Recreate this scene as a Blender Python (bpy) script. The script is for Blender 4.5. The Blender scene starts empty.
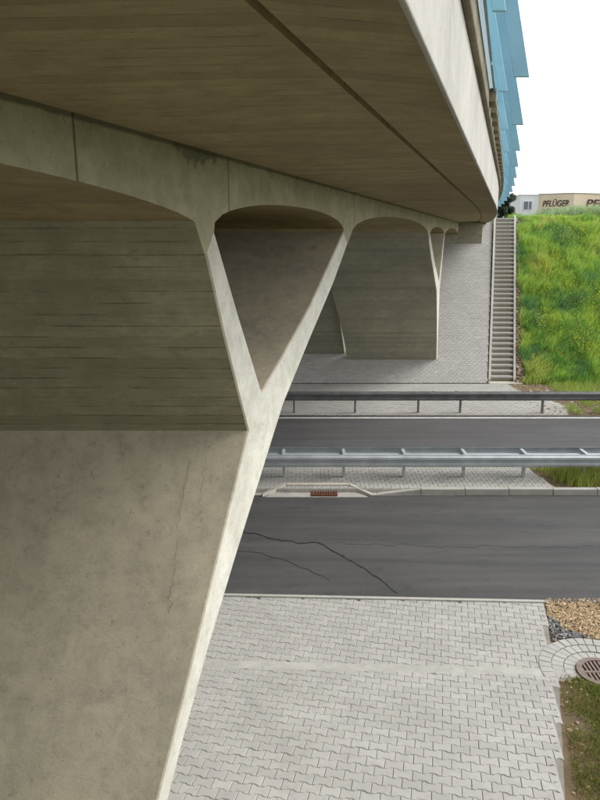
import bpy, bmesh, math, random
import numpy as np
from mathutils import Vector, Matrix, noise as mnoise

random.seed(7)
rng = np.random.default_rng(7)
sc = bpy.context.scene
COL = sc.collection
R = math.radians

# ------------------------------------------------------------------ camera
cam_d = bpy.data.cameras.new('camera')
cam = bpy.data.objects.new('camera', cam_d)
COL.objects.link(cam)
cam_d.sensor_fit = 'HORIZONTAL'
cam_d.sensor_width = 36.0
cam_d.lens = 680 / 600 * 36.0
cam_d.clip_start = 0.05
cam_d.clip_end = 5000
EYE = 5.7
PITCH = 13.48
cam.location = (0, 0, EYE)
cam.rotation_euler = (R(90 - PITCH), 0, 0)
sc.camera = cam

# ------------------------------------------------------------------ sky and sun (bright overcast)
SUN_EL, SUN_AZ = 46.0, 84.0          # azimuth measured from +Y (forward) towards +X (right)
world = bpy.data.worlds.new('World')
sc.world = world
world.use_nodes = True
wn = world.node_tree
for n in list(wn.nodes):
    wn.nodes.remove(n)
sky = wn.nodes.new('ShaderNodeTexSky')
sky.sky_type = 'NISHITA'
sky.sun_disc = False
sky.sun_elevation = R(SUN_EL)
sky.sun_rotation = R(SUN_AZ)
sky.air_density = 1.0
sky.dust_density = 1.0
sky.ozone_density = 1.0
hsv = wn.nodes.new('ShaderNodeHueSaturation')
hsv.inputs['Saturation'].default_value = 0.10
bgd = wn.nodes.new('ShaderNodeBackground')
bgd.inputs['Strength'].default_value = 0.15
wo = wn.nodes.new('ShaderNodeOutputWorld')
wn.links.new(sky.outputs[0], hsv.inputs['Color'])
wn.links.new(hsv.outputs[0], bgd.inputs['Color'])
wn.links.new(bgd.outputs[0], wo.inputs['Surface'])

sun_d = bpy.data.lights.new('sun', 'SUN')
sun_d.energy = 1.2
sun_d.angle = R(30)
sun_d.color = (1.0, 0.96, 0.9)
sun = bpy.data.objects.new('sun', sun_d)
COL.objects.link(sun)
sd = Vector((math.sin(R(SUN_AZ)) * math.cos(R(SUN_EL)), math.cos(R(SUN_AZ)) * math.cos(R(SUN_EL)), math.sin(R(SUN_EL))))
sun.rotation_euler = sd.to_track_quat('Z', 'Y').to_euler()
sun.location = (60, 10, 60)

sc.view_settings.view_transform = 'Standard'
sc.view_settings.look = 'None'
sc.view_settings.exposure = 1.1
sc.view_settings.gamma = 1.0
sc.view_settings.use_curve_mapping = False
sc.render.engine = 'CYCLES'
sc.cycles.max_bounces = 7
sc.cycles.diffuse_bounces = 5

# ------------------------------------------------------------------ mesh helpers
TA = 0.3003                      # the bridge crosses the road askew: x grows by TA per metre forward


def P(S, t, z):
    """point at lateral offset S from the bridge's guide line, t metres forward, height z"""
    return (S + t * TA, t, z)


def dS(t):
    """the deck edge swings inwards over the far road"""
    return -0.55 * (max(0.0, t - 15.0) / 16.0) ** 2


def Q(S, t, z):
    return P(S + dS(t), t, z)


def mesh_obj(name, verts, faces, mat, parent=None, smooth=False):
    me = bpy.data.meshes.new(name)
    me.from_pydata([tuple(v) for v in verts], [], faces)
    me.update()
    if mat:
        me.materials.append(mat)
    if smooth:
        for p in me.polygons:
            p.use_smooth = True
    o = bpy.data.objects.new(name, me)
    COL.objects.link(o)
    if parent:
        put(o, parent)
    return o


def put(o, parent):
    o.parent = parent
    m = Matrix.Identity(4)
    q = parent
    while q is not None:
        m = Matrix.Translation(q.location) @ m if q.parent is None else m
        q = q.parent
    o.matrix_parent_inverse = m.inverted()


def root(name, loc, label, cat, group=None):
    o = bpy.data.objects.new(name, None)
    COL.objects.link(o)
    o.location = loc
    o.empty_display_size = 0.2
    o['label'] = label
    o['category'] = cat
    if group:
        o['group'] = group
    return o


def structure(o):
    o['kind'] = 'structure'
    return o


def stuff(o, label=None, cat=None):
    o['kind'] = 'stuff'
    if label:
        o['label'] = label
        o['category'] = cat
    return o


class MB:
    def __init__(s):
        s.v = []
        s.f = []

    def add(s, verts, faces):
        b = len(s.v)
        s.v += [tuple(v) for v in verts]
        s.f += [tuple(i + b for i in f) for f in faces]

    def hexa(s, p):  # 8 points: bottom 4 ccw, top 4 ccw
        s.add(p, [(3, 2, 1, 0), (4, 5, 6, 7), (0, 1, 5, 4), (1, 2, 6, 5), (2, 3, 7, 6), (3, 0, 4, 7)])

    def box(s, x0, x1, y0, y1, z0, z1):
        s.hexa([(x0, y0, z0), (x1, y0, z0), (x1, y1, z0), (x0, y1, z0),
                (x0, y0, z1), (x1, y0, z1), (x1, y1, z1), (x0, y1, z1)])

    def skewbox(s, S0, S1, t0, t1, z0, z1):
        s.hexa([P(S0, t0, z0), P(S1, t0, z0), P(S1, t1, z0), P(S0, t1, z0),
                P(S0, t0, z1), P(S1, t0, z1), P(S1, t1, z1), P(S0, t1, z1)])

    def curvebox(s, S0, S1, t0, t1, z0, z1):
        s.hexa([Q(S0, t0, z0), Q(S1, t0, z0), Q(S1, t1, z0), Q(S0, t1, z0),
                Q(S0, t0, z1), Q(S1, t0, z1), Q(S1, t1, z1), Q(S0, t1, z1)])

    def build(s, name, mat, parent=None, bevel=0.0, smooth=False):
        o = mesh_obj(name, s.v, s.f, mat, parent, smooth)
        bm = bmesh.new()
        bm.from_mesh(o.data)
        bmesh.ops.recalc_face_normals(bm, faces=bm.faces)
        if bevel > 0:
            es = [e for e in bm.edges if len(e.link_faces) == 2 and e.calc_face_angle(0) > 0.5]
            bmesh.ops.bevel(bm, geom=es, offset=bevel, segments=2, affect='EDGES', profile=0.5)
        bm.to_mesh(o.data)
        bm.free()
        return o


# ------------------------------------------------------------------ materials
def new_mat(name):
    m = bpy.data.materials.new(name)
    m.use_nodes = True
    nt = m.node_tree
    b = nt.nodes['Principled BSDF']
    return m, nt, b


def N(nt, t, **kw):
    n = nt.nodes.new(t)
    for k, v in kw.items():
        if k in n.inputs:
            n.inputs[k].default_value = v
        else:
            setattr(n, k, v)
    return n


def math_n(nt, op, a, b=None, c=None):
    n = nt.nodes.new('ShaderNodeMath')
    n.operation = op
    for i, v in enumerate((a, b, c)):
        if v is None:
            continue
        if isinstance(v, (int, float)):
            n.inputs[i].default_value = v
        else:
            nt.links.new(v, n.inputs[i])
    return n.outputs[0]


def ramp(nt, fac, lo, hi, c0=(0, 0, 0, 1), c1=(1, 1, 1, 1)):
    n = nt.nodes.new('ShaderNodeValToRGB')
    n.color_ramp.elements[0].position = lo
    n.color_ramp.elements[1].position = hi
    n.color_ramp.elements[0].color = c0
    n.color_ramp.elements[1].color = c1
    nt.links.new(fac, n.inputs[0])
    return n.outputs[0]


def mix(nt, fac, a, b, mode='MIX'):
    n = nt.nodes.new('ShaderNodeMixRGB')
    n.blend_type = mode
    for i, v in ((0, fac), (1, a), (2, b)):
        if isinstance(v, (int, float)):
            n.inputs[i].default_value = v
        elif isinstance(v, tuple):
            n.inputs[i].default_value = v if len(v) == 4 else v + (1,)
        else:
            nt.links.new(v, n.inputs[i])
    return n.outputs[0]


def coords(nt, scale=(1, 1, 1), kind='Object'):
    tc = nt.nodes.new('ShaderNodeTexCoord')
    mp = nt.nodes.new('ShaderNodeMapping')
    mp.inputs['Scale'].default_value = scale
    nt.links.new(tc.outputs[kind], mp.inputs[0])
    return mp.outputs[0]


def noise(nt, vec, scale, detail=4, rough=0.6, dist=0.0):
    n = N(nt, 'ShaderNodeTexNoise', Scale=scale, Detail=detail, Roughness=rough, Distortion=dist)
    nt.links.new(vec, n.inputs['Vector'])
    return n.outputs[0]


def bump(nt, b, height, strength, dist):
    n = N(nt, 'ShaderNodeBump', Strength=strength, Distance=dist)
    nt.links.new(height, n.inputs['Height'])
    nt.links.new(n.outputs[0], b.inputs['Normal'])


def concrete(name, col, dark, boards=None, width=0.1, stain=None, joints=(), rough=0.85, blotch=0.5, scratches=False, fine=1.0, lines=0.75, topline=None):
    m, nt, b = new_mat(name)
    v = coords(nt)
    big = noise(nt, v, 0.9, 5, 0.62, 0.4)
    mid = noise(nt, v, 5.0, 5, 0.65)
    small = noise(nt, v, 55, 3, 0.7)
    c = mix(nt, ramp(nt, big, 0.36, 0.66), dark, col)
    lightc = tuple(min(1, x * 1.15) for x in col)
    c = mix(nt, math_n(nt, 'MULTIPLY', ramp(nt, mid, 0.42, 0.72), blotch), c, tuple(x * 0.62 for x in dark))
    c = mix(nt, math_n(nt, 'MULTIPLY', ramp(nt, small, 0.5, 0.8), 0.35 * fine), c, lightc)
    fl = noise(nt, coords(nt, (7, 22, 22) if boards else (16, 16, 16)), 1.0, 5, 0.8, 0.3)
    c = mix(nt, math_n(nt, 'MULTIPLY', ramp(nt, fl, 0.56, 0.70), 0.5), c, tuple(x * 0.42 for x in dark))
    pale = noise(nt, v, 2.1, 6, 0.72, 0.8)
    c = mix(nt, math_n(nt, 'MULTIPLY', ramp(nt, pale, 0.54, 0.74), 0.35), c, tuple(min(1, x * 1.35) for x in col))
    # blow holes
    vo = N(nt, 'ShaderNodeTexVoronoi', Scale=9.0)
    nt.links.new(v, vo.inputs['Vector'])
    holes = ramp(nt, vo.outputs['Distance'], 0.035, 0.06, (1, 1, 1, 1), (0, 0, 0, 1))
    c = mix(nt, math_n(nt, 'MULTIPLY', holes, 0.5), c, tuple(x * 0.35 for x in dark))
    hgt = math_n(nt, 'ADD', math_n(nt, 'MULTIPLY', mid, 0.5), math_n(nt, 'MULTIPLY', small, 0.35))
    hgt = math_n(nt, 'SUBTRACT', hgt, holes)
    sep = nt.nodes.new('ShaderNodeSeparateXYZ')
    nt.links.new(v, sep.inputs[0])
    if boards:
        ax = sep.outputs['XYZ'.index(boards)]
        wob = noise(nt, coords(nt, (0.5, 0.5, 0.5)), 1.2, 2, 0.5)
        q = math_n(nt, 'ADD', math_n(nt, 'DIVIDE', ax, width), math_n(nt, 'MULTIPLY', wob, 0.12))
        idx = math_n(nt, 'FLOOR', q)
        fr = math_n(nt, 'FRACT', q)
        wnz = N(nt, 'ShaderNodeTexWhiteNoise', noise_dimensions='1D')
        nt.links.new(idx, wnz.inputs['W'])
        tone = wnz.outputs['Value']
        edge = math_n(nt, 'MINIMUM', fr, math_n(nt, 'SUBTRACT', 1.0, fr))
        line = ramp(nt, edge, 0.015, 0.07, (1, 1, 1, 1), (0, 0, 0, 1))
        brk = ramp(nt, noise(nt, coords(nt, (0.9, 0.9, 6.0)), 1.6, 4, 0.7), 0.46, 0.62)
        line = math_n(nt, 'MULTIPLY', line, brk)
        gs = {'Z': (0.7, 0.7, 26), 'Y': (0.7, 26, 0.7), 'X': (26, 0.7, 0.7)}[boards]
        grain = noise(nt, coords(nt, gs), 2.2, 4, 0.75)
        c = mix(nt, math_n(nt, 'MULTIPLY', tone, 0.42), c, tuple(x * 0.6 for x in dark))
        c = mix(nt, math_n(nt, 'MULTIPLY', ramp(nt, grain, 0.5, 0.72), 0.40), c, tuple(x * 0.5 for x in dark))
        c = mix(nt, math_n(nt, 'MULTIPLY', line, lines), c, tuple(x * 0.22 for x in dark))
        hgt = math_n(nt, 'ADD', hgt, math_n(nt, 'MULTIPLY', tone, 0.9))
        hgt = math_n(nt, 'ADD', hgt, math_n(nt, 'MULTIPLY', grain, 0.8))
        hgt = math_n(nt, 'SUBTRACT', hgt, math_n(nt, 'MULTIPLY', line, 1.5))
    if stain:      # list of (y0,y1,z0,z1): ragged damp patch with a shape of its own
        for (y0, y1, z0, z1) in stain:
            wv = noise(nt, coords(nt, (1, 4.5, 2.5)), 1.7, 6, 0.78)
            yy = math_n(nt, 'DIVIDE', math_n(nt, 'SUBTRACT', sep.outputs[1], (y0 + y1) / 2), (y1 - y0) / 2)
            inside = math_n(nt, 'SUBTRACT', 1.0, math_n(nt, 'POWER', math_n(nt, 'ABSOLUTE', yy), 2.5))
            zz = math_n(nt, 'DIVIDE', math_n(nt, 'SUBTRACT', sep.outputs[2], z0), z1 - z0)
            s_ = math_n(nt, 'ADD', math_n(nt, 'MULTIPLY', zz, 0.5), math_n(nt, 'MULTIPLY', wv, 1.0))
            s_ = math_n(nt, 'ADD', s_, math_n(nt, 'MULTIPLY', math_n(nt, 'SUBTRACT', inside, 1.0), 0.35))
            s_ = ramp(nt, s_, 0.79, 0.84)
            c = mix(nt, math_n(nt, 'MULTIPLY', s_, 0.6), c, (0.07, 0.06, 0.035))
    if topline is not None:      # dirt that has gathered along the upper edge
        tz = math_n(nt, 'ADD', sep.outputs[2], math_n(nt, 'MULTIPLY', noise(nt, v, 6, 3, 0.6), 0.03))
        c = mix(nt, math_n(nt, 'MULTIPLY', ramp(nt, math_n(nt, 'SUBTRACT', tz, topline), 0.0, 0.015), 0.7), c, (0.06, 0.05, 0.03))
    for jy in joints:
        d = math_n(nt, 'ABSOLUTE', math_n(nt, 'SUBTRACT', sep.outputs[1], jy))
        ln = ramp(nt, d, 0.006, 0.013, (1, 1, 1, 1), (0, 0, 0, 1))
        c = mix(nt, math_n(nt, 'MULTIPLY', ln, 0.7), c, (0.04, 0.035, 0.02))
        hgt = math_n(nt, 'SUBTRACT', hgt, math_n(nt, 'MULTIPLY', ln, 2))
    if scratches:
        w = N(nt, 'ShaderNodeTexNoise', Scale=1.1, Detail=3, Roughness=0.55)
        nt.links.new(coords(nt, (2.6, 1, 0.55)), w.inputs['Vector'])
        d = math_n(nt, 'ABSOLUTE', math_n(nt, 'SUBTRACT', w.outputs[0], 0.52))
        cr = ramp(nt, d, 0.0012, 0.004, (1, 1, 1, 1), (0, 0, 0, 1))
        msk = ramp(nt, noise(nt, v, 0.8, 2, 0.5), 0.52, 0.6)
        cr = math_n(nt, 'MULTIPLY', cr, msk)
        c = mix(nt, math_n(nt, 'MULTIPLY', cr, 0.55), c, tuple(x * 0.3 for x in dark))
        sw = N(nt, 'ShaderNodeTexNoise', Scale=1.0, Detail=6, Roughness=0.7, Distortion=2.2)
        nt.links.new(coords(nt, (2, 2, 2)), sw.inputs['Vector'])
        c = mix(nt, math_n(nt, 'MULTIPLY', ramp(nt, sw.outputs[0], 0.5, 0.75), 0.16), c, tuple(x * 1.25 for x in col))
        hgt = math_n(nt, 'ADD', hgt, math_n(nt, 'MULTIPLY', sw.outputs[0], 0.35))
    nt.links.new(c, b.inputs['Base Color'])
    b.inputs['Roughness'].default_value = rough
    bump(nt, b, hgt, 0.55, 0.012)
    return m


def paver_mat(name, col, dark):
    m, nt, b = new_mat(name)
    geo = nt.nodes.new('ShaderNodeNewGeometry')
    oi = nt.nodes.new('ShaderNodeObjectInfo')
    v = geo.outputs['Position']
    r = math_n(nt, 'FRACT', math_n(nt, 'ADD', geo.outputs['Random Per Island'], oi.outputs['Random']))
    c = mix(nt, ramp(nt, noise(nt, v, 1.1, 5, 0.65), 0.35, 0.68), dark, col)
    c = mix(nt, math_n(nt, 'MULTIPLY', ramp(nt, noise(nt, v, 9, 4, 0.7), 0.45, 0.75), 0.5), c, tuple(x * 0.72 for x in dark))
    c = mix(nt, math_n(nt, 'MULTIPLY', ramp(nt, noise(nt, v, 150, 2, 0.6), 0.5, 0.75), 0.30), c, tuple(x * 0.55 for x in dark))
    c = mix(nt, math_n(nt, 'MULTIPLY', r, 0.42), c, tuple(x * 0.75 for x in dark))
    nt.links.new(c, b.inputs['Base Color'])
    b.inputs['Roughness'].default_value = 0.9
    b.inputs['Specular IOR Level'].default_value = 0.3
    bump(nt, b, noise(nt, v, 140, 4, 0.7), 0.3, 0.004)
    return m


def varied(name, col, dark, scale=3.0, rough=0.8, perobj=0.0, bscale=80, bstr=0.3, metallic=0.0, spec=0.4, speck=0.35):
    m, nt, b = new_mat(name)
    v = coords(nt)
    c = mix(nt, ramp(nt, noise(nt, v, scale, 5, 0.65), 0.35, 0.68), dark, col)
    c = mix(nt, math_n(nt, 'MULTIPLY', ramp(nt, noise(nt, v, bscale, 2, 0.6), 0.45, 0.75), speck), c, tuple(x * 0.6 for x in dark))
    if perobj:
        oi = nt.nodes.new('ShaderNodeObjectInfo')
        k = math_n(nt, 'ADD', 1 - perobj / 2, math_n(nt, 'MULTIPLY', oi.outputs['Random'], perobj))
        cc = nt.nodes.new('ShaderNodeCombineXYZ')
        for i in range(3):
            nt.links.new(k, cc.inputs[i])
        c = mix(nt, 1.0, c, cc.outputs[0], 'MULTIPLY')
    nt.links.new(c, b.inputs['Base Color'])
    b.inputs['Roughness'].default_value = rough
    b.inputs['Metallic'].default_value = metallic
    b.inputs['Specular IOR Level'].default_value = spec
    bump(nt, b, noise(nt, v, bscale, 4, 0.7), bstr, 0.004)
    return m


def attr_mat(name, rough=0.7, trans=0.0, attr='tint'):
    m, nt, b = new_mat(name)
    a = nt.nodes.new('ShaderNodeAttribute')
    a.attribute_name = attr
    nt.links.new(a.outputs['Color'], b.inputs['Base Color'])
    b.inputs['Roughness'].default_value = rough
    b.inputs['Specular IOR Level'].default_value = 0.25
    if trans:
        tr = nt.nodes.new('ShaderNodeBsdfTranslucent')
        nt.links.new(a.outputs['Color'], tr.inputs['Color'])
        ms = nt.nodes.new('ShaderNodeMixShader')
        ms.inputs[0].default_value = trans
        nt.links.new(b.outputs[0], ms.inputs[1])
        nt.links.new(tr.outputs[0], ms.inputs[2])
        nt.links.new(ms.outputs[0], nt.nodes['Material Output'].inputs['Surface'])
    return m


def asphalt(name, col, worn):
    m, nt, b = new_mat(name)
    v = coords(nt)
    st = noise(nt, coords(nt, (0.12, 1.6, 1)), 1.3, 5, 0.65, 0.3)
    c = mix(nt, ramp(nt, st, 0.38, 0.68), col, worn)
    pat = noise(nt, v, 0.55, 5, 0.6, 0.5)
    c = mix(nt, math_n(nt, 'MULTIPLY', ramp(nt, pat, 0.45, 0.7), 0.4), c, tuple(x * 0.7 for x in col))
    gr = noise(nt, v, 42, 4, 0.8)
    c = mix(nt, math_n(nt, 'MULTIPLY', ramp(nt, gr, 0.52, 0.72), 0.5), c, tuple(x * 1.9 for x in worn))
    nt.links.new(c, b.inputs['Base Color'])
    sp = N(nt, 'ShaderNodeTexVoronoi', Scale=26.0)
    nt.links.new(v, sp.inputs['Vector'])
    dots = math_n(nt, 'MULTIPLY', ramp(nt, sp.outputs['Distance'], 0.06, 0.12, (1, 1, 1, 1), (0, 0, 0, 1)), ramp(nt, noise(nt, v, 1.3, 4, 0.6), 0.5, 0.62))
    c = mix(nt, math_n(nt, 'MULTIPLY', dots, 0.6), c, (0.26, 0.25, 0.23))
    scr = noise(nt, coords(nt, (0.9, 16, 1)), 1.0, 6, 0.8, 0.6)
    c = mix(nt, math_n(nt, 'MULTIPLY', ramp(nt, scr, 0.62, 0.72), 0.35), c, (0.17, 0.165, 0.15))
    oil = noise(nt, coords(nt, (1.0, 2.2, 1)), 1.4, 5, 0.7, 0.5)
    c = mix(nt, math_n(nt, 'MULTIPLY', ramp(nt, oil, 0.56, 0.70), 0.5), c, tuple(x * 0.6 for x in col))
    nt.links.new(c, b.inputs['Base Color'])
    b.inputs['Roughness'].default_value = 0.8
    bump(nt, b, gr, 0.5, 0.006)
    return m


M = {}
M['soffit'] = concrete('board_marked_soffit_concrete', (0.40, 0.315, 0.17), (0.29, 0.225, 0.115), 'Y', 0.13, blotch=0.6, lines=0.35)
M['web'] = concrete('girder_side_concrete', (0.40, 0.375, 0.26), (0.30, 0.28, 0.18), stain=[(5.05, 6.25, 6.10, 6.38)], joints=(4.08, 6.24, 11.2), blotch=0.55, topline=6.355)
M['arm'] = concrete('board_marked_pier_concrete', (0.42, 0.385, 0.265), (0.30, 0.275, 0.185), 'Z', 0.105, blotch=0.45, lines=0.55)
M['stem'] = concrete('smooth_pier_concrete', (0.50, 0.445, 0.33), (0.38, 0.345, 0.265), blotch=0.5, scratches=True)
M['far_pier'] = concrete('grey_pier_concrete', (0.36, 0.335, 0.25), (0.27, 0.255, 0.19), 'Z', 0.105, blotch=0.4, lines=0.2)
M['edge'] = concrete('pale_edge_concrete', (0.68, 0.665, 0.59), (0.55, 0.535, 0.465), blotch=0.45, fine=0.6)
M['fascia'] = concrete('pale_fascia_concrete', (0.47, 0.45, 0.415), (0.38, 0.365, 0.335), blotch=0.22)
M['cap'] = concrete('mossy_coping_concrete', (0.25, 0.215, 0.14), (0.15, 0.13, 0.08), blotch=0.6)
M['abut'] = concrete('abutment_concrete', (0.33, 0.30, 0.22), (0.24, 0.22, 0.16), 'Y', 0.12)
M['paver'] = paver_mat('grey_paver', (0.47, 0.46, 0.435), (0.40, 0.39, 0.365))
M['paver_far'] = M['paver']
M['joint'] = varied('joint_sand', (0.30, 0.285, 0.25), (0.20, 0.19, 0.165), 5, 0.95)
M['joint_far'] = varied('pale_joint_mortar', (0.30, 0.285, 0.25), (0.24, 0.23, 0.20), 3, 0.95)
M['gutter_strip'] = concrete('silted_gutter', (0.46, 0.45, 0.41), (0.39, 0.38, 0.345), blotch=0.4)
M['gutter'] = concrete('pale_gutter_concrete', (0.56, 0.53, 0.46), (0.45, 0.42, 0.35), blotch=0.3)
M['kerb'] = concrete('kerb_concrete', (0.48, 0.46, 0.42), (0.36, 0.345, 0.31), blotch=0.4)
M['road_near'] = asphalt('dark_asphalt', (0.046, 0.046, 0.047), (0.078, 0.077, 0.074))
M['road_far'] = asphalt('grey_asphalt', (0.060, 0.058, 0.060), (0.085, 0.083, 0.084))
M['tar'] = varied('crack_tar', (0.012, 0.012, 0.013), (0.02, 0.02, 0.02), 8, 0.7)
M['crack'] = varied('hairline_crack', (0.24, 0.20, 0.145), (0.17, 0.14, 0.10), 8, 0.9)
M['line'] = varied('worn_white_line', (0.70, 0.69, 0.66), (0.48, 0.47, 0.45), 4, 0.7)
M['zinc'] = varied('galvanised_steel', (0.52, 0.55, 0.57), (0.40, 0.43, 0.455), 3, 0.5, metallic=0.25, bstr=0.08)
M['zinc_dark'] = varied('weathered_steel', (0.20, 0.195, 0.195), (0.12, 0.117, 0.117), 3, 0.6, metallic=0.2, bstr=0.1)
M['rust'] = varied('rusty_iron', (0.22, 0.085, 0.045), (0.12, 0.05, 0.03), 14, 0.9, bstr=0.4)
M['gully_iron'] = varied('brown_cast_iron', (0.27, 0.215, 0.185), (0.17, 0.13, 0.11), 14, 0.85, bstr=0.3)
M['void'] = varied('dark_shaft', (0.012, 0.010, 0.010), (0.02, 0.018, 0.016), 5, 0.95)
M['soil'] = varied('dry_soil', (0.20, 0.145, 0.085), (0.11, 0.08, 0.045), 2.5, 0.95, bscale=40, bstr=0.6)
M['ground'] = varied('grassy_ground', (0.10, 0.115, 0.04), (0.06, 0.075, 0.025), 0.8, 0.95, bscale=20, bstr=0.6)
M['blue'] = varied('light_blue_paint', (0.235, 0.43, 0.53), (0.16, 0.34, 0.44), 1.5, 0.45, bstr=0.03, speck=0.05)
M['blue_mid'] = varied('sky_blue_paint', (0.30, 0.55, 0.66), (0.22, 0.45, 0.56), 2.5, 0.45, bstr=0.03, speck=0.08)
M['blue_pale'] = varied('pale_blue_sheet', (0.42, 0.60, 0.66), (0.34, 0.52, 0.60), 1.5, 0.45, bstr=0.03, speck=0.05)
M['grass'] = attr_mat('grass_blades', 0.6, 0.45)
M['stone'] = attr_mat('loose_stones', 0.9)
M['leaf'] = attr_mat('leaves', 0.55, 0.2)
M['bark'] = varied('bark', (0.10, 0.075, 0.05), (0.055, 0.04, 0.028), 10, 0.9, bstr=0.6)
M['white_wall'] = varied('white_render', (0.74, 0.76, 0.78), (0.66, 0.68, 0.70), 0.6, 0.85)
M['cream_wall'] = varied('cream_render', (0.72, 0.62, 0.47), (0.64, 0.54, 0.40), 0.5, 0.85)
M['letter'] = varied('dark_brown_letters', (0.07, 0.035, 0.03), (0.05, 0.025, 0.02), 2, 0.6)
m_, nt_, b_ = new_mat('window_glass')
b_.inputs['Base Color'].default_value = (0.08, 0.11, 0.14, 1)
b_.inputs['Roughness'].default_value = 0.08
M['glass'] = m_
M['frame'] = varied('white_window_frame', (0.72, 0.73, 0.74), (0.66, 0.67, 0.68), 2, 0.5)

# ------------------------------------------------------------------ ground: the road lies in a cutting
SLOPE0, SLOPE1 = 26.45, 35.25          # foot and crest of the far bank
ZTOP = 6.62
TANB = (ZTOP - 0.06) / (SLOPE1 - SLOPE0)


def bank(y):
    return 0.06 + (y - SLOPE0) * TANB


NEAR_G = 8.17                            # gutter line on the near side
TANN = 0.12


def near_slope(y):
    return -0.03 + (NEAR_G - y) * TANN


prof = [(-1800, 6.3), (-60, 6.3), (-3.2, 6.3), (0.2, 4.0), (5.2, near_slope(5.2) - 0.07), (NEAR_G, -0.10), (10.0, -0.09),
        (14.5, -0.09), (16.4, -0.09), (21.4, -0.09), (SLOPE0, -0.12), (SLOPE1 + 0.3, ZTOP - 0.30), (37.0, 6.62), (60, 6.7), (2000, 6.9)]
xs = [-1800, -300, -80, -30, -12, -6, 0, 5, 10, 15, 20, 30, 60, 200, 600, 1800]
gv, gf = [], []
for (y, z) in prof:
    for x in xs:
        gv.append((x, y, z))
for i in range(len(prof) - 1):
    for j in range(len(xs) - 1):
        a = i * len(xs) + j
        gf.append((a, a + 1, a + 1 + len(xs), a + len(xs)))
structure(mesh_obj('ground', gv, gf, M['ground']))


def sheet(name, pts, mat):
    o = mesh_obj(name, pts, [tuple(range(len(pts)))], mat)
    return structure(o)


ROAD_N = 10.05
sheet('near_road', [(-40, ROAD_N - 0.06 + 0.04 * 41.3, 0.0), (40, ROAD_N - 0.06 - 0.04 * 38.7, 0.0), (120, 8.5, 0.0), (120, 14.5, 0.0), (-120, 14.5, 0.0), (-120, 11.6, 0.0)], M['road_near'])
sheet('far_road', [(-120, 16.36, 0.0), (120, 16.36, 0.0), (120, 21.55, 0.0), (-120, 21.55, 0.0)], M['road_far'])
sheet('edge_line', [(-120, 21.22, 0.004), (120, 21.22, 0.004), (120, 21.36, 0.004), (-120, 21.36, 0.004)], M['line'])
# soil beds under and beside the paving
sheet('verge_soil', [(2.5, 21.56, 0.003), (60, 21.56, 0.003), (60, SLOPE0, 0.02), (2.5, SLOPE0, 0.02)], M['soil'])
sheet('median_soil', [(-12.0, 14.49, 0.003), (60, 14.49, 0.003), (60, 16.40, 0.003), (-12.0, 16.40, 0.003)], M['soil'])
sheet('bank_soil', [(8.62, SLOPE0, 0.025), (24, SLOPE0, 0.025), (26.2, SLOPE1, ZTOP - 0.03), (10.82, SLOPE1, ZTOP - 0.03)], M['soil'])
sheet('verge_near_soil', [(1.5, 5.0, near_slope(5.0) - 0.03), (14, 5.0, near_slope(5.0) - 0.03), (14, NEAR_G, -0.06), (3.0, NEAR_G, -0.06)], M['soil'])
sheet('roadside_soil', [(3.0, NEAR_G, -0.061), (14, NEAR_G, -0.061), (14, 9.9, -0.03), (3.3, 9.95, -0.03)], M['soil'])

# ------------------------------------------------------------------ double-T paving
PL, PR = 0.2, 0.139


def bone(gap, inset=0.0):
    h1, h2 = 0.0805, 0.0585
    pts = []
    a, b2, e = 0.035, 0.065, PL / 2 - gap - inset
    up = [(-e, h1), (-b2, h1), (-a, h2), (a, h2), (b2, h1), (e, h1)]
    up = [(x, y - gap - inset) for x, y in up]
    return up + [(x, -y) for x, y in reversed(up)]


def bone_geo(full=True):
    o1, o2 = bone(0.0026), bone(0.0026, 0.005)
    n = len(o1)
    v = [(x, y, -0.03) for x, y in o1] + [(x, y, -0.006) for x, y in o1] + [(x, y, 0) for x, y in o2]
    f = []
    rings = ((0, n), (n, 2 * n))
    for lo, hi in rings:
        for i in range(n):
            j = (i + 1) % n
            f.append((lo + j, lo + i, hi + i, hi + j))
    f.append(tuple(2 * n + i for i in reversed(range(n))))
    if not full:
        v = [(x, y, -0.02) for x, y in o1] + [(x, y, 0) for x, y in o2]
        f = [((i + 1) % n, i, n + i, n + (i + 1) % n) for i in range(n)] + [tuple(n + i for i in reversed(range(n)))]
    return np.array(v), f


BV, BF = bone_geo(True)
CV, CF = bone_geo(False)
paver_me = bpy.data.meshes.new('paver')
paver_me.from_pydata([tuple(v) for v in BV], [], BF)
paver_me.update()
paver_me.materials.append(M['paver'])


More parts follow.
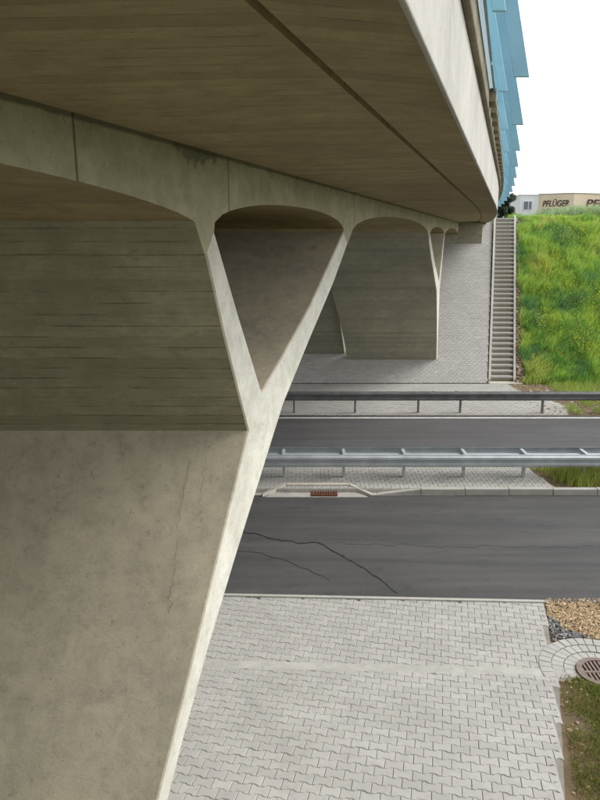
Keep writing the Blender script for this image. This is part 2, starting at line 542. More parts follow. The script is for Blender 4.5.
def paving(name, y0, rows, x_left, x_right, org, up, mat, keep=0, far=False, visible_left=-99, skip=None, PR=0.139, rect=False, ang=0.0):
    """rows of interlocking blocks: row r lies r*PR along `up` from org; x_left/x_right are functions of row position.
    keep: number of blocks (largest in the picture) built as parts of their own"""
    up = Vector(up).normalized()
    ex = Vector((1, 0, 0))
    nrm = ex.cross(up)
    if nrm.z < 0:
        ex, nrm = -ex, -nrm
    org = Vector(org)
    spots = []
    ex0, up0 = ex.copy(), up.copy()
    if ang:
        q = Matrix.Rotation(ang, 3, nrm)
        ex, up = q @ ex, q @ up
        exl = ex if ex.x > 0 else -ex
        for r in range(-40, rows + 60):
            line = org + up * ((r + 0.5) * PR)
            # where this row meets the right-hand border, rounded to half a block
            ulim = 0.0
            for _ in range(6):
                ulim += (x_right((line + exl * ulim).y) - (line + exl * ulim).x) / exl.x
            ulim = math.floor((ulim + 0.02) / (PL / 2)) * (PL / 2)
            u = -9.0 + (r % 2) * PL / 2
            while u + PL / 2 <= ulim + 0.051:
                wide = 1.0
                uc = u
                if u + PL / 2 > ulim + 0.001:
                    break
                for uu, ww in ((uc, 1.0),) + (((uc + 0.75 * PL, 0.48),) if u + 1.5 * PL > ulim + 0.001 and u + PL <= ulim + 0.001 else ()):
                    c = line + exl * uu
                    v0 = (c - org).dot(up0)
                    if -0.05 < v0 < rows * PR + 0.09 and c.x > x_left(c.y):
                        spots.append((c.x, c.y, c.z, r, ww))
                u += PL
    for r in range(0 if ang else rows):
        c = org + up * ((r + 0.5) * PR)
        xl, xr = x_left(c.y), x_right(c.y)
        off = (r % 2) * PL / 2
        k0 = math.ceil((xl - off) / PL)
        k = k0
        while k * PL + off + PL / 2 <= xr + 0.03:
            x = k * PL + off
            if not (skip and skip(x, c.y)):
                spots.append((x, c.y, c.z, r, 1.0))
            k += 1
        x = k * PL + off - PL / 4
        if x + PL / 4 <= xr + 0.03 and not (skip and skip(x, c.y)):
            spots.append((x, c.y, c.z, r, 0.48))
    lo, hi = spots[0], spots[-1]
    # bed of joint sand that the blocks sit in
    e0 = org
    e1 = org + up0 * (rows * PR)
    d = nrm * (-0.008)
    base = [(x_left(e0.y), e0.y + d.y, e0.z + d.z), (x_right(e0.y), e0.y + d.y, e0.z + d.z),
            (x_right(e1.y), e1.y + d.y, e1.z + d.z), (x_left(e1.y), e1.y + d.y, e1.z + d.z)]
    bed = structure(mesh_obj(name, base, [(0, 1, 2, 3)], M['joint_far'] if far else M['joint']))
    rot = Matrix((ex, up, nrm)).transposed().to_4x4()
    eye = Vector((0, 0, EYE))
    seen = [s for s in spots if s[0] > visible_left]
    seen.sort(key=lambda s: (Vector(s[:3]) - eye).length)
    single = set(seen[:keep])
    V, F = [], []
    bv, bf = (CV, CF) if far else (BV, BF)
    if rect:
        gx, gy = PL / 2 - 0.0022, PR / 2 - 0.0022
        bv = np.array([(sx * gx, sy * gy, -0.02) for sx, sy in ((-1, -1), (1, -1), (1, 1), (-1, 1))] +
                      [(sx * (gx - 0.004), sy * (gy - 0.004), 0) for sx, sy in ((-1, -1), (1, -1), (1, 1), (-1, 1))])
        bf = [(0, 1, 5, 4), (1, 2, 6, 5), (2, 3, 7, 6), (3, 0, 4, 7), (4, 5, 6, 7)]
    for s in spots:
        tilt = Matrix.Rotation(random.gauss(0, 0.006), 4, 'X') @ Matrix.Rotation(random.gauss(0, 0.005), 4, 'Y')
        mtx = Matrix.Translation(Vector(s[:3]) + nrm * random.gauss(0, 0.0015)) @ rot @ tilt @ Matrix.Rotation(random.gauss(0, 0.006), 4, 'Z')
        mtx = mtx @ Matrix.Diagonal((s[4], 1, 1, 1))
        if s in single:
            o = bpy.data.objects.new('paver', paver_me)
            COL.objects.link(o)
            o.parent = bed
            o.matrix_local = mtx
        else:
            A = np.array(mtx)
            w = bv @ A[:3, :3].T + A[:3, 3]
            b0 = len(V)
            V += w.tolist()
            F += [tuple(i + b0 for i in f) for f in bf]
    if V:
        o = mesh_obj('pavers', V, F, mat)
        o['kind'] = 'stuff'
        o.parent = bed
    return bed


# near berm between the road and the gutter
rows_a = int((ROAD_N - 0.08 - (NEAR_G + 0.1)) / PR)
paving('near_pavement', 0, rows_a, lambda y: -7.0, lambda y: 3.88 + (y - 10) * 0.24, (0, NEAR_G + 0.08, -0.028), (0, 1, 0.004), M['paver_far'], keep=300, visible_left=-1.6, ang=-0.17)
# near bank rising towards the viewer
up_n = Vector((0, -1, TANN)).normalized()


def slope_right(y):
    return 3.50 + (y - NEAR_G) * 0.31


jag = {}


def skip_jag(x, y):
    r = round(y / PR)
    if r not in jag:
        jag[r] = random.choice([0, 0, 0, 0, 0, 0.2])
    return x > slope_right(y) - 0.03 - (jag[r] if y < 6.9 else 0)


paving('near_slope_pavement', 0, 24, lambda y: -7.0, slope_right, (0, NEAR_G - 0.08, near_slope(NEAR_G - 0.08)), (0, -1, TANN), M['paver_far'], keep=300, visible_left=-2.1, ang=-0.17)
# pale gutter strip, laid in short lengths
gut = MB()
gut.box(-7, 3.55, NEAR_G - 0.085, NEAR_G + 0.085, -0.07, -0.0235)
gut.build('gutter', M['gutter_strip'])
structure(bpy.data.objects['gutter'])
# thin kerb along the near road edge
kb = MB()
kb.box(-7, 3.93, ROAD_N - 0.085, ROAD_N - 0.02, -0.2, 0.004)
structure(kb.build('near_kerb', M['gutter_strip'], bevel=0.004))
# the near paving runs slightly askew to the road axis
for nm in ('near_pavement', 'near_slope_pavement', 'gutter', 'near_kerb'):
    piv = Matrix.Translation((1.3, NEAR_G, 0))
    bpy.data.objects[nm].matrix_world = piv @ Matrix.Rotation(-0.040, 4, 'Z') @ piv.inverted()
# steep bank behind the near berm, under the viewer
sheet('near_bank_paving', [(-9, 5.02, near_slope(4.95)), (2.6, 5.02, near_slope(4.95)), (0.9, 0.2, 4.05), (-9, 0.2, 4.05)], M['paver_far'])

# median
paving('median_pavement', 0, 12, lambda y: -5, lambda y: 5.75 - (y - 15.5) * 0.15, (0, 14.66, 0.11), (0, 1, 0), M['paver_far'], far=True)
# far berm and far bank
paving('far_pavement', 0, 34, lambda y: -4, lambda y: 8.2 if y > 24 else 9.2 - abs(y - 22.8) * 0.3, (0, 21.62, 0.012), (0, 1, 0.008), M['paver_far'], far=True)


def stair_left(y):
    return 7.63 + (y - 26.8) * 0.253


paving('far_slope_pavement', 0, 103, lambda y: -4, lambda y: stair_left(y) - 0.10, (0, SLOPE0, 0.06), (0, 1, TANB), M['paver_far'], far=True, PR=0.106, rect=True)

mb = MB()
mb.box(-5, 12, 14.635, 14.668, -0.05, 0.098)
mb.box(-12, -5.002, 14.50, 16.3, -0.05, 0.098)
mb.box(-6, 3.5, 14.49, 14.634, -0.05, 0.012)
structure(mb.build('median_edge_strip', M['kerb']))
# median kerb stones
mk = structure(mesh_obj('median_kerb', [(2.0, 14.5, 0.012), (12, 14.5, 0.012), (12, 14.62, 0.012), (2.0, 14.62, 0.012)], [(0, 1, 2, 3)], M['kerb']))
ks = MB()
ks.box(-0.495, 0.495, -0.075, 0.065, -0.1, 0.15)
k0 = ks.build('kerb_stone', M['kerb'], bevel=0.012)
k0.parent = mk
k0.location = (3.24, 14.57, 0.0)
for i in range(1, 9):
    o = k0.copy()
    COL.objects.link(o)
    o.parent = mk
    o.location = (3.24 + i, 14.57 + random.gauss(0, 0.004), random.gauss(0, 0.004))
rs = MB()
rs.hexa([(1.75, 14.50, -0.1), (2.74, 14.50, -0.1), (2.74, 14.63, -0.1), (1.75, 14.63, -0.1),
         (1.75, 14.50, 0.02), (2.74, 14.50, 0.145), (2.74, 14.63, 0.145), (1.75, 14.63, 0.02)])
rs.build('kerb_stone', M['kerb'], mk, bevel=0.01)
rs = MB()
for x in range(-5, 0):
    rs.box(x * 1.0 - 0.497 - 0.9, x * 1.0 + 0.497 - 0.9, 14.50, 14.63, -0.1, 0.10)
rs.build('kerb_stones', M['kerb'], mk, bevel=0.01)

# ------------------------------------------------------------------ cracks in the road
def crack(pts, w, name='road_crack'):
    V, F = [], []
    fine = []
    for (x0, y0), (x1, y1) in zip(pts[:-1], pts[1:]):
        n = max(2, int(math.hypot(x1 - x0, y1 - y0) / 0.06))
        for i in range(n):
            k = i / n
            fine.append((x0 + (x1 - x0) * k, y0 + (y1 - y0) * k))
    fine.append(pts[-1])
    for i, (x, y) in enumerate(fine):
        jy = 0.12 * mnoise.noise(Vector((x * 3.1, y * 2.3, 1.7))) + 0.06 * mnoise.noise(Vector((x * 11, y * 7, 4.2))) + random.gauss(0, 0.008)
        ww = w * (0.5 + 0.9 * random.random())
        V += [(x, y + jy - ww, 0.004), (x, y + jy + ww, 0.004)]
    for i in range(len(fine) - 1):
        F.append((2 * i, 2 * i + 2, 2 * i + 3, 2 * i + 1))
    return structure(mesh_obj(name, V, F, M['tar']))


crack([(-1.3, 12.6), (-0.6, 12.25), (-0.1, 12.05), (0.35, 12.0), (0.65, 11.65), (1.15, 11.0), (1.5, 10.35), (1.6, 10.15)], 0.026)
crack([(-1.3, 11.7), (-0.7, 11.6), (-0.3, 11.3), (0.1, 11.0), (0.5, 10.6)], 0.008)
crack([(0.35, 12.0), (1.4, 11.95), (2.6, 11.9), (4.2, 11.85), (8, 11.8)], 0.004)

# ------------------------------------------------------------------ the bridge
bridge = root('concrete_bridge', P(-4.3, 16.2, 0.0), 'grey concrete road bridge on slanted Y-shaped piers crossing both roads', 'bridge')
SR, SL = -2.5, -6.28
SF_R, SF_L = -0.35, -13.05
T0, T1 = -4.0, 36.2
MID = 16.2
ZW = 6.38


def arch_pts(ta_, tb_, z0, rise, n=28, p=2.3, q=0.62):
    out = []
    for i in range(1, n):
        a = -1 + 2 * i / n
        out.append(((ta_ + tb_) / 2 + a * (tb_ - ta_) / 2, z0 + rise * (1 - abs(a) ** p) ** q))
    return out


ZA = 5.82
A1o, A1i, A2i, A2o = 5.55, 5.93, 10.50, 11.12
low = [(-1.2, ZA)] + arch_pts(-1.2, A1o, ZA, 0.26, p=2.0, q=0.8) + [(A1o, ZA), (A1i, ZA)] + arch_pts(A1i, A2i, ZA, 0.22) + [(A2i, ZA), (A2o, ZA)]
low += arch_pts(A2o, 2 * MID - A2o, ZA, 0.30, n=40)
low += [(2 * MID - t, z) for t, z in reversed(low[:-39])]
n = len(low)


def girder(SR, SL, dt=0.0):
    verts = []
    for t, z in [(a + dt, b) for a, b in low]:
        verts += [P(SR, t, z), P(SL, t, z), P(SR, t, ZW), P(SL, t, ZW)]
    side_f, sof_f = [], []
    for i in range(n - 1):
        a, b = 4 * i, 4 * i + 4
        side_f.append((a, b, b + 2, a + 2))
        side_f.append((b + 1, a + 1, a + 3, b + 3))
        sof_f.append((b, a, a + 1, b + 1))
    side_f.append((0, 2, 3, 1))
    e = 4 * (n - 1)
    side_f.append((e + 1, e + 3, e + 2, e))
    me = bpy.data.meshes.new('girder')
    me.from_pydata(verts, [], side_f + sof_f)
    me.materials.append(M['web'])
    me.materials.append(M['soffit'])
    for i, p in enumerate(me.polygons):
        p.material_index = 0 if i < len(side_f) else 1
    o = bpy.data.objects.new('girder', me)
    COL.objects.link(o)
    put(o, bridge)


RIB2, RIB2_T = -3.84, 0.4         # the second rib stands close beside the first, set back along the skew
girder(SR, SL)
girder(SR + RIB2, SL + RIB2, RIB2_T)

# deck slab with thin cantilever wings; drip groove near the edge; the far corner is rounded back to the abutment
zt = 6.80
cs_r = [(SR, ZW), (-0.878, ZW + 0.036), (-0.872, ZW + 0.066), (-0.840, ZW + 0.066), (-0.834, ZW + 0.034), (-0.379, ZW - 0.002)]
ts = [T0 + i * (T1 - T0) / 40 for i in range(41)]
dv, df = [], []
for t in ts:
    ring = [(Q if S > -2.4 else P)(S, t, z) for S, z in cs_r]
    ring += [Q(-0.379, t, zt), P(-12.98, t, zt), P(-12.98, t, ZW + 0.005), P(SL + RIB2, t, ZW)]
    dv += ring
m = 10
for i in range(len(ts) - 1):
    for j in range(m):
        j2 = (j + 1) % m
        df.append((i * m + j, (i + 1) * m + j, (i + 1) * m + j2, i * m + j2))
df.append(tuple(range(m)))
df.append(tuple(reversed(range((len(ts) - 1) * m, len(ts) * m))))
deck = mesh_obj('deck', dv, df, M['soffit'], bridge)
bm = bmesh.new(); bm.from_mesh(deck.data); bmesh.ops.recalc_face_normals(bm, faces=bm.faces); bm.to_mesh(deck.data); bm.free()

# fascia cast in lengths of about three metres, joints between them
ft = 0.55
while ft < T1 - 0.1:
    t1 = min(ft + 2.96, T1)
    mb = MB()
    mb.curvebox(-0.377, SF_R, ft + 0.004, t1 - 0.004, ZW - 0.012, 6.93)
    mb.build('fascia_panel', M['fascia'], bridge, bevel=0.008)
    ft = t1
mb = MB()
mb.curvebox(-0.377, SF_R, T0, 0.545, ZW - 0.012, 6.93)
mb.build('fascia_panel', M['fascia'], bridge, bevel=0.008)
mb = MB()
mb.skewbox(-13.05, -12.982, T0, T1, ZW - 0.012, 6.93)
mb.build('fascia_panel', M['fascia'], bridge, bevel=0.008)
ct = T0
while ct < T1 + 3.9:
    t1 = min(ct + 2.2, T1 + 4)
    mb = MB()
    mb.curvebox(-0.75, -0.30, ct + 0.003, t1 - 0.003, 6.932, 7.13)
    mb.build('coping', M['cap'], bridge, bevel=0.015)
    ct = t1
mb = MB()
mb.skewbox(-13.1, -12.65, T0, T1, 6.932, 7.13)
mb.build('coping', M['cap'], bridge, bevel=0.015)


def taper(z):
    return 0.15 * max(0.0, (3.81 - z) / 2.8)


def pier(mirror, off=0.0, dt=0.0):
    def tr(S, t, z):
        k = taper(z)
        S2 = S - k if S > -4 else S - 0.2 * k
        tt = t * ((SR - k) / SR)
        return P(S2 + off, (2 * MID - tt if mirror else tt) + dt, z)
    fr = [(4.00, 0.30), (4.65, 1.22), (5.15, 1.88), (5.64, 2.55), (6.60, 3.80), (6.33, 4.32), (6.10, 4.78), (5.752, 5.56), (5.712, 5.56), (A1o, ZA)]
    bk = [(4.24, 0.30), (4.94, 1.22), (5.52, 1.88), (6.22, 2.55), (7.68, 3.81)]
    inn1 = [(6.98, 4.12), (6.39, 5.00), (5.915, 5.75), (A1i, ZA)]
    inn2 = [(7.47, 4.30), (8.75, 4.84), (9.73, 5.36), (A2i, 5.77), (A2i, ZA)]
    out2 = [(8.76, 4.42), (9.96, 5.07), (10.76, 5.59), (A2o, ZA)]
    outline = fr + inn1[::-1] + inn2 + out2[::-1] + bk[::-1]
    idx = {p: i for i, p in enumerate(outline)}
    cells = [(fr[0], fr[1], bk[1], bk[0]), (fr[1], fr[2], bk[2], bk[1]), (fr[2], fr[3], bk[3], bk[2]), (fr[3], fr[4], bk[4], bk[3]),
             (fr[4], inn1[0], bk[4]), (fr[4], fr[5], inn1[0]), (fr[5], fr[6], inn1[1], inn1[0]), (fr[6], fr[7], inn1[2], inn1[1]),
             (bk[4], inn1[0], inn2[0]), (bk[4], inn2[0], inn2[1], out2[0]), (out2[0], inn2[1], inn2[2], out2[1]), (out2[1], inn2[2], inn2[3], out2[2])]
    heads = [(fr[7], fr[8], fr[9], inn1[3], inn1[2]), (out2[2], inn2[3], inn2[4], out2[3])]
    no = len(outline)
    V = [tr(SR, *p) for p in outline] + [tr(SL, *p) for p in outline]
    F, mi = [], []
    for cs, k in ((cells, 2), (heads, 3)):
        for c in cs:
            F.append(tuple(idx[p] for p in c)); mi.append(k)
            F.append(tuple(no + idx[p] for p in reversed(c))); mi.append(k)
    for i in range(no):
        j = (i + 1) % no
        F.append((i, no + i, no + j, j))
        mi.append(0 if 4 <= i < 9 else (4 if abs(outline[i][0] - outline[j][0]) < 1e-6 else (5 if mirror and i > 17 else 1)))
    me = bpy.data.meshes.new('pier')
    me.from_pydata(V, [], F)
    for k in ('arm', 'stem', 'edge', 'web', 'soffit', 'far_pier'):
        me.materials.append(M[k])
    for p, k in zip(me.polygons, mi):
        p.material_index = k
    bm = bmesh.new(); bm.from_mesh(me)
    bmesh.ops.recalc_face_normals(bm, faces=bm.faces)
    es = [e for e in bm.edges if len(e.link_faces) == 2 and (e.link_faces[0].material_index in (2,)) != (e.link_faces[1].material_index in (2,))
          and e.calc_face_angle(0) > 0.6]
    bmesh.ops.bevel(bm, geom=es, offset=0.014, segments=1, affect='EDGES', material=1)
    bm.to_mesh(me); bm.free()
    o = bpy.data.objects.new('pier', me)
    COL.objects.link(o)
    put(o, bridge)
    return o


near_pier = pier(False, 0.0)
pier(True, 0.0)
pier(False, RIB2, RIB2_T)
pier(True, RIB2, RIB2_T)


def stem_crack(pix, w):
    """thin crack on the slanted front of the near stem, traced as picture points and laid on that face"""
    a = R(PITCH)
    ca, sa = math.cos(a), math.sin(a)
    k1, k2 = taper(1.22), 0.0
    ta1, tb1 = 4.65 * ((SR - k1) / SR), 6.60
    slope = (tb1 - ta1) / (3.80 - 1.22)
    V, F = [], []
    for i, (px, py) in enumerate(pix):
        u, v = (px - 300) / 680, (400 - py) / 680
        d = Vector((u, ca + v * sa, -sa + v * ca))
        # y = ta1 + slope*(z-1.22)
        q = (ta1 + slope * (EYE - 1.22)) / (d.y - slope * d.z)
        p = d * q * 0.9985 + Vector((0, 0, EYE))
        ww = w * random.uniform(0.5, 1.3)
        V += [(p.x - ww, p.y, p.z), (p.x + ww, p.y, p.z)]
    for i in range(len(pix) - 1):
        F.append((2 * i, 2 * i + 1, 2 * i + 3, 2 * i + 2))
    o = mesh_obj('crack', V, F, M['crack'])
    o.parent = near_pier
    return o


def wiggle(x0, y0, x1, y1, n=16, amp=1.3):
    return [(x0 + (x1 - x0) * i / n + random.gauss(0, amp) * (0 < i < n), y0 + (y1 - y0) * i / n) for i in range(n + 1)]


stem_crack(wiggle(190, 462, 177, 528), 0.0022)
stem_crack(wiggle(178, 540, 168, 612), 0.0026)
stem_crack(wiggle(206, 458, 199, 505, 10), 0.0016)

# far and near abutments
for (ta_, tb_, zlo) in ((33.6, 35.6, 3.2), (-3.4, -1.21, 3.0)):
    mb = MB()
    mb.skewbox(-12.2, -1.35, ta_, tb_, zlo, ZW - 0.004 if ta_ > 0 else 5.81)
    mb.build('abutment', M['abut'], bridge)
mb = MB()
mb.skewbox(-6.09, -2.51, 2 * MID + 1.2 - 0.02, 33.7, 3.2, ZA - 0.002)
mb.build('abutment', M['abut'], bridge)

# ------------------------------------------------------------------ blue screen on the parapet
screen = root('parapet_screen', P(-0.2, 16, 7.1), 'light blue metal screen with leaning fins along the bridge edge', 'screen')
LEAN = 0.24


def leaning_plate(name, s_in, s_out, z0, z1, t0, t1, mat):
    mb = MB()
    a, b = s_in, s_out
    up = (z1 - z0) * LEAN
    mb.hexa([Q(a, t0, z0), Q(b, t0, z0), Q(b, t1, z0), Q(a, t1, z0),
             Q(a - up, t0, z1), Q(b - up, t0, z1), Q(b - up, t1, z1), Q(a - up, t1, z1)])
    return mb.build(name, mat, screen, bevel=0.004)


for i in range(14):
    t = 3.62 + 2.48 * i
    leaning_plate('fin', -0.06, 0.068, 6.99, 8.55, t, t + 0.03, M['blue'])
    leaning_plate('inner_fin', -0.215, -0.125, 7.11, 8.5, t + 1.20, t + 1.23, M['blue_mid'])
    if i < 13:
        leaning_plate('panel', -0.262, -0.240, 7.09, 8.5, t + 0.06, t + 2.42, M['blue'])
leaning_plate('panel', -0.262, -0.240, 7.09, 8.5, -3.5, 3.55, M['blue'])
# small dark bolts along the foot of the screen
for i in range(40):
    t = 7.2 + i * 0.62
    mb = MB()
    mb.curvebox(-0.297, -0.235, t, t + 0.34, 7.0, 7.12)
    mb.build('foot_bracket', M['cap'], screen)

# ------------------------------------------------------------------ stairs on the far bank
stairs = root('stairs', (8.2, 27, 0), 'long straight concrete stairs climbing the far bank beside the bridge', 'stairs')
NST = 35
sw = 0.90
dy = (SLOPE1 - 26.75) / NST
dz = (ZTOP - 0.08) / NST
sm = MB()
sm.box(0.0, sw, -0.02, dy + 0.03, -0.075, 0)
rm = MB()
rm.box(0.004, sw - 0.004, 0.01, 0.12, -0.21, -0.076)
r0 = None
s0 = None
for i in range(NST):
    y = 26.75 + i * dy
    z = 0.08 + (i + 1) * dz
    if s0 is None:
        o = sm.build('step', M['fascia'], bevel=0.008)
        s0 = o
    else:
        o = s0.copy()
        COL.objects.link(o)
    o.parent = stairs
    o.location = Vector((stair_left(y) + 0.05, y, z)) - stairs.location
    if r0 is None:
        r0 = q = rm.build('riser', M['abut'])
    else:
        q = r0.copy()
        COL.objects.link(q)
    q.parent = o
for off in (-0.06, sw + 0.04):
    mb = MB()
    w = 0.10
    y0, y1 = 26.6, 35.22
    def sp(y, dx, dzz):
        return (stair_left(y) + off + dx, y, 0.06 + (y - 26.75) * (dz / dy) + dzz)
    mb.hexa([sp(y0, 0, -0.3), sp(y0, w, -0.3), sp(y1, w, -0.3), sp(y1, 0, -0.3),
             sp(y0, 0, 0.24), sp(y0, w, 0.24), sp(y1, w, 0.20), sp(y1, 0, 0.20)])
    mb.build('side_curb', M['fascia'], stairs, bevel=0.01)

mb = MB()
mb.box(7.5, 8.8, 26.30, 26.77, -0.1, 0.072)
mb.build('landing', M['gutter'], stairs, bevel=0.01)

# ------------------------------------------------------------------ guard rails
WB = [(0.0, 0.155), (0.012, 0.150), (0.020, 0.125), (0.075, 0.100), (0.080, 0.055), (0.022, 0.025), (0.018, -0.025),
      (0.080, -0.055), (0.075, -0.100), (0.020, -0.125), (0.012, -0.150), (0.0, -0.155)]


def wbeam(name, x0, x1, y, z, face, mat, parent):
    """W-profile beam; face=-1: ridges towards the viewer"""
    V, F = [], []
    n = len(WB)
    prof_ = [(y + face * d, z + h) for d, h in WB] + [(y + face * (d - 0.004), z + h * 0.995) for d, h in reversed(WB)]
    m_ = len(prof_)
    for x in (x0, x1):
        V += [(x, a, b) for a, b in prof_]
    for i in range(m_):
        j = (i + 1) % m_
        F.append((i, j, m_ + j, m_ + i))
    F.append(tuple(range(m_)))
    F.append(tuple(range(2 * m_ - 1, m_ - 1, -1)))
    o = mesh_obj(name, V, F, mat, parent)
    bm = bmesh.new(); bm.from_mesh(o.data); bmesh.ops.recalc_face_normals(bm, faces=bm.faces); bm.to_mesh(o.data); bm.free()
    return o


def cpost(x, y, z0, z1, mat, parent, name='post'):
    mb = MB()
    mb.box(x - 0.028, x + 0.028, y - 0.05, y - 0.044, z0, z1)
    mb.box(x - 0.028, x - 0.022, y - 0.0438, y + 0.0438, z0, z1)
    mb.box(x - 0.028, x + 0.028, y + 0.044, y + 0.05, z0, z1)
    return mb.build(name, mat, parent)


gr = root('median_guard_rail', (3, 15.44, 0.09), 'double-sided galvanised guard rail with cross spacers between the roads', 'guard rail')
YB0, YB1 = 15.16, 15.74
x = -9.0
while x < 30:
    wbeam('rail', x + 0.001, x + 4.001, YB0, 0.60, -1, M['zinc'], gr)
    wbeam('rail', x + 0.001, x + 4.001, YB1, 0.60, 1, M['zinc'], gr)
    for yb, fc in ((YB0, -1), (YB1, 1)):
        wbeam('splice', x - 0.16, x + 0.16, yb + fc * 0.0045, 0.60, fc, M['zinc'], gr)
    x += 4.0
for k in range(-5, 12):
    x = 2.48 + (k - 0) * 1.435
    cpost(x, 15.44, -0.1, 0.70, M['zinc'], gr)
    mb = MB()
    mb.box(x - 0.035, x + 0.035, YB0 + 0.02, YB1 - 0.02, 0.712, 0.722)
    mb.box(x - 0.035, x - 0.029, YB0 + 0.02, YB1 - 0.02, 0.655, 0.711)
    mb.box(x + 0.029, x + 0.035, YB0 + 0.02, YB1 - 0.02, 0.655, 0.711)
    mb.build('spacer', M['zinc'], gr)
    mb = MB()
    mb.box(x - 0.10, x + 0.10, 15.36, 15.52, 0.085, 0.096)
    mb.build('foot_plate', M['zinc_dark'], gr)
mb = MB()
for yy in (15.33, 15.55):
    mb.box(-9, 31, yy - 0.06, yy + 0.06, 0.63, 0.645)
    mb.box(-9, 31, yy + 0.054, yy + 0.06, 0.57, 0.629)
mb.build('stiffening_bar', M['zinc'], gr)

fg = root('verge_guard_rail', (3, 21.9, 0), 'dark weathered single guard rail along the far road edge', 'guard rail')
x = -8.0
while x < 40:
    wbeam('rail', x + 0.001, x + 4.001, 21.84, 0.60, -1, M['zinc_dark'], fg)
    x += 4.0
mb = MB()
for px in (294, 355, 418, 460, 542, 604, 666):
    xx = (px - 300) / 680 * (21.92 * 0.9725 + 5.6 * 0.233)
    cpost(xx, 21.92, -0.05, 0.72, M['zinc_dark'], fg)
for i, px in enumerate((432, 455, 545)):
    xx = (px - 300) / 680 * 22.6
    mb = MB()
    mb.box(xx - 0.05, xx + 0.05, 21.85, 21.87, 0.75, 0.80)
    mb.build('reflector', M['frame'], fg)

# ------------------------------------------------------------------ road drain in the median edge
dr = root('kerb_drain', (0.5, 14.5, 0), 'small rusty slotted drain grate in a concrete kerb inlet', 'drain')
mb = MB()
mb.hexa([(-0.80, 14.38, -0.05), (1.55, 14.38, -0.05), (1.15, 14.80, -0.05), (-0.35, 14.80, -0.05),
         (-0.80, 14.38, 0.006), (1.55, 14.38, 0.006), (1.15, 14.80, 0.03), (-0.35, 14.80, 0.03)])
mb.build('apron', M['kerb'], dr)
mb = MB()
mb.box(-0.32, 1.13, 14.80, 14.92, -0.05, 0.15)
mb.build('back_kerb', M['gutter'], dr, bevel=0.012)
for (xa, xb) in ((-0.33, -0.85), (1.14, 1.62)):
    mb = MB()
    mb.hexa([(xa, 14.80, -0.05), (xb, 14.40, -0.05), (xb, 14.54, -0.05), (xa, 14.94, -0.05),
             (xa, 14.80, 0.148), (xb, 14.40, 0.05), (xb, 14.54, 0.05), (xa, 14.94, 0.148)])
    mb.build('wing_kerb', M['gutter'], dr, bevel=0.012)
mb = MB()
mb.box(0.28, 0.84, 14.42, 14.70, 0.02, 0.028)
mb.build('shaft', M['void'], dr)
mb = MB()
for (a, b2, c, d) in ((0.27, 0.85, 14.41, 14.435), (0.27, 0.85, 14.685, 14.71), (0.27, 0.295, 14.436, 14.684), (0.825, 0.85, 14.436, 14.684)):
    mb.box(a, b2, c, d, 0.015, 0.05)
mb.build('frame', M['rust'], dr)
for i in range(9):
    mb = MB()
    xx = 0.305 + i * 0.0585
    mb.box(xx, xx + 0.034, 14.436, 14.684, 0.029, 0.048)
    mb.build('bar', M['rust'], dr)

# ------------------------------------------------------------------ round gully beside the near gutter
GX, GY, GZ = 4.07, 8.08, -0.035
gu = root('round_gully', (GX, GY, GZ), 'round brown iron gully grate set in pale paving', 'drain')


def ring(name, r0, r1, z0, z1, mat, parent, n=48):
    V, F = [], []
    for i in range(n):
        a = 2 * math.pi * i / n
        for r, z in ((r0, z0), (r1, z0), (r1, z1), (r0, z1)):
            V.append((GX + r * math.cos(a), GY + r * math.sin(a), z))
    for i in range(n):
        j = (i + 1) % n
        for k in range(4):
            l = (k + 1) % 4
            F.append((4 * i + k, 4 * j + k, 4 * j + l, 4 * i + l))
    mb = MB(); mb.add(V, F)
    return mb.build(name, mat, parent)


ring('frame', 0.245, 0.315, GZ - 0.05, GZ + 0.03, M['gully_iron'], gu)
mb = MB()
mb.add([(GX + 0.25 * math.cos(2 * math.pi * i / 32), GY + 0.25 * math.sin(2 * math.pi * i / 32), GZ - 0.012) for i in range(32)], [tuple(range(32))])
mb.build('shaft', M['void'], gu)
for i in range(-4, 5):
    mb = MB()
    xx = i * 0.056
    L = math.sqrt(max(0.01, 0.247 ** 2 - xx ** 2))
    mb.box(GX + xx - 0.014, GX + xx + 0.014, GY - L, GY + L, GZ - 0.01, GZ + 0.022)
    mb.build('bar', M['gully_iron'], gu)
mb = MB()
mb.box(GX - 0.245, GX + 0.245, GY - 0.018, GY + 0.018, GZ - 0.012, GZ + 0.026)
mb.build('cross_bar', M['gully_iron'], gu)
# fan of pale setts round it
fan = structure(mesh_obj('gully_surround', [(GX + r * math.cos(a), GY + r * math.sin(a), GZ - 0.014) for r, a in
                [(0.30, math.pi * 1.12 - i * math.pi * 1.3 / 24) for i in range(25)] + [(0.80, math.pi * 1.12 - math.pi * 1.3 + i * math.pi * 1.3 / 24) for i in range(25)]],
                [(i, i + 1, 48 - i, 49 - i) for i in range(24)], M['joint']))
for (r0, r1, cnt) in ((0.325, 0.475, 15), (0.482, 0.635, 20), (0.642, 0.80, 24)):
    for i in range(cnt):
        a0 = math.pi * 1.10 - i * math.pi * 1.26 / cnt
        a1 = a0 - math.pi * 1.26 / cnt + 0.012
        V = []
        zz = GZ + random.gauss(0.004, 0.002) + (r0 - 0.3) * 0.05
        for z in (zz - 0.04, zz):
            for r, a in ((r0, a0), (r1, a0), (r1, a1), (r0, a1)):
                V.append((GX + r * math.cos(a), GY + r * math.sin(a), z))
        mb = MB(); mb.hexa(V)
        o = mb.build('sett', M['paver'], None, bevel=0.006)
        o.parent = fan

# ------------------------------------------------------------------ stones and grass
ICO = None


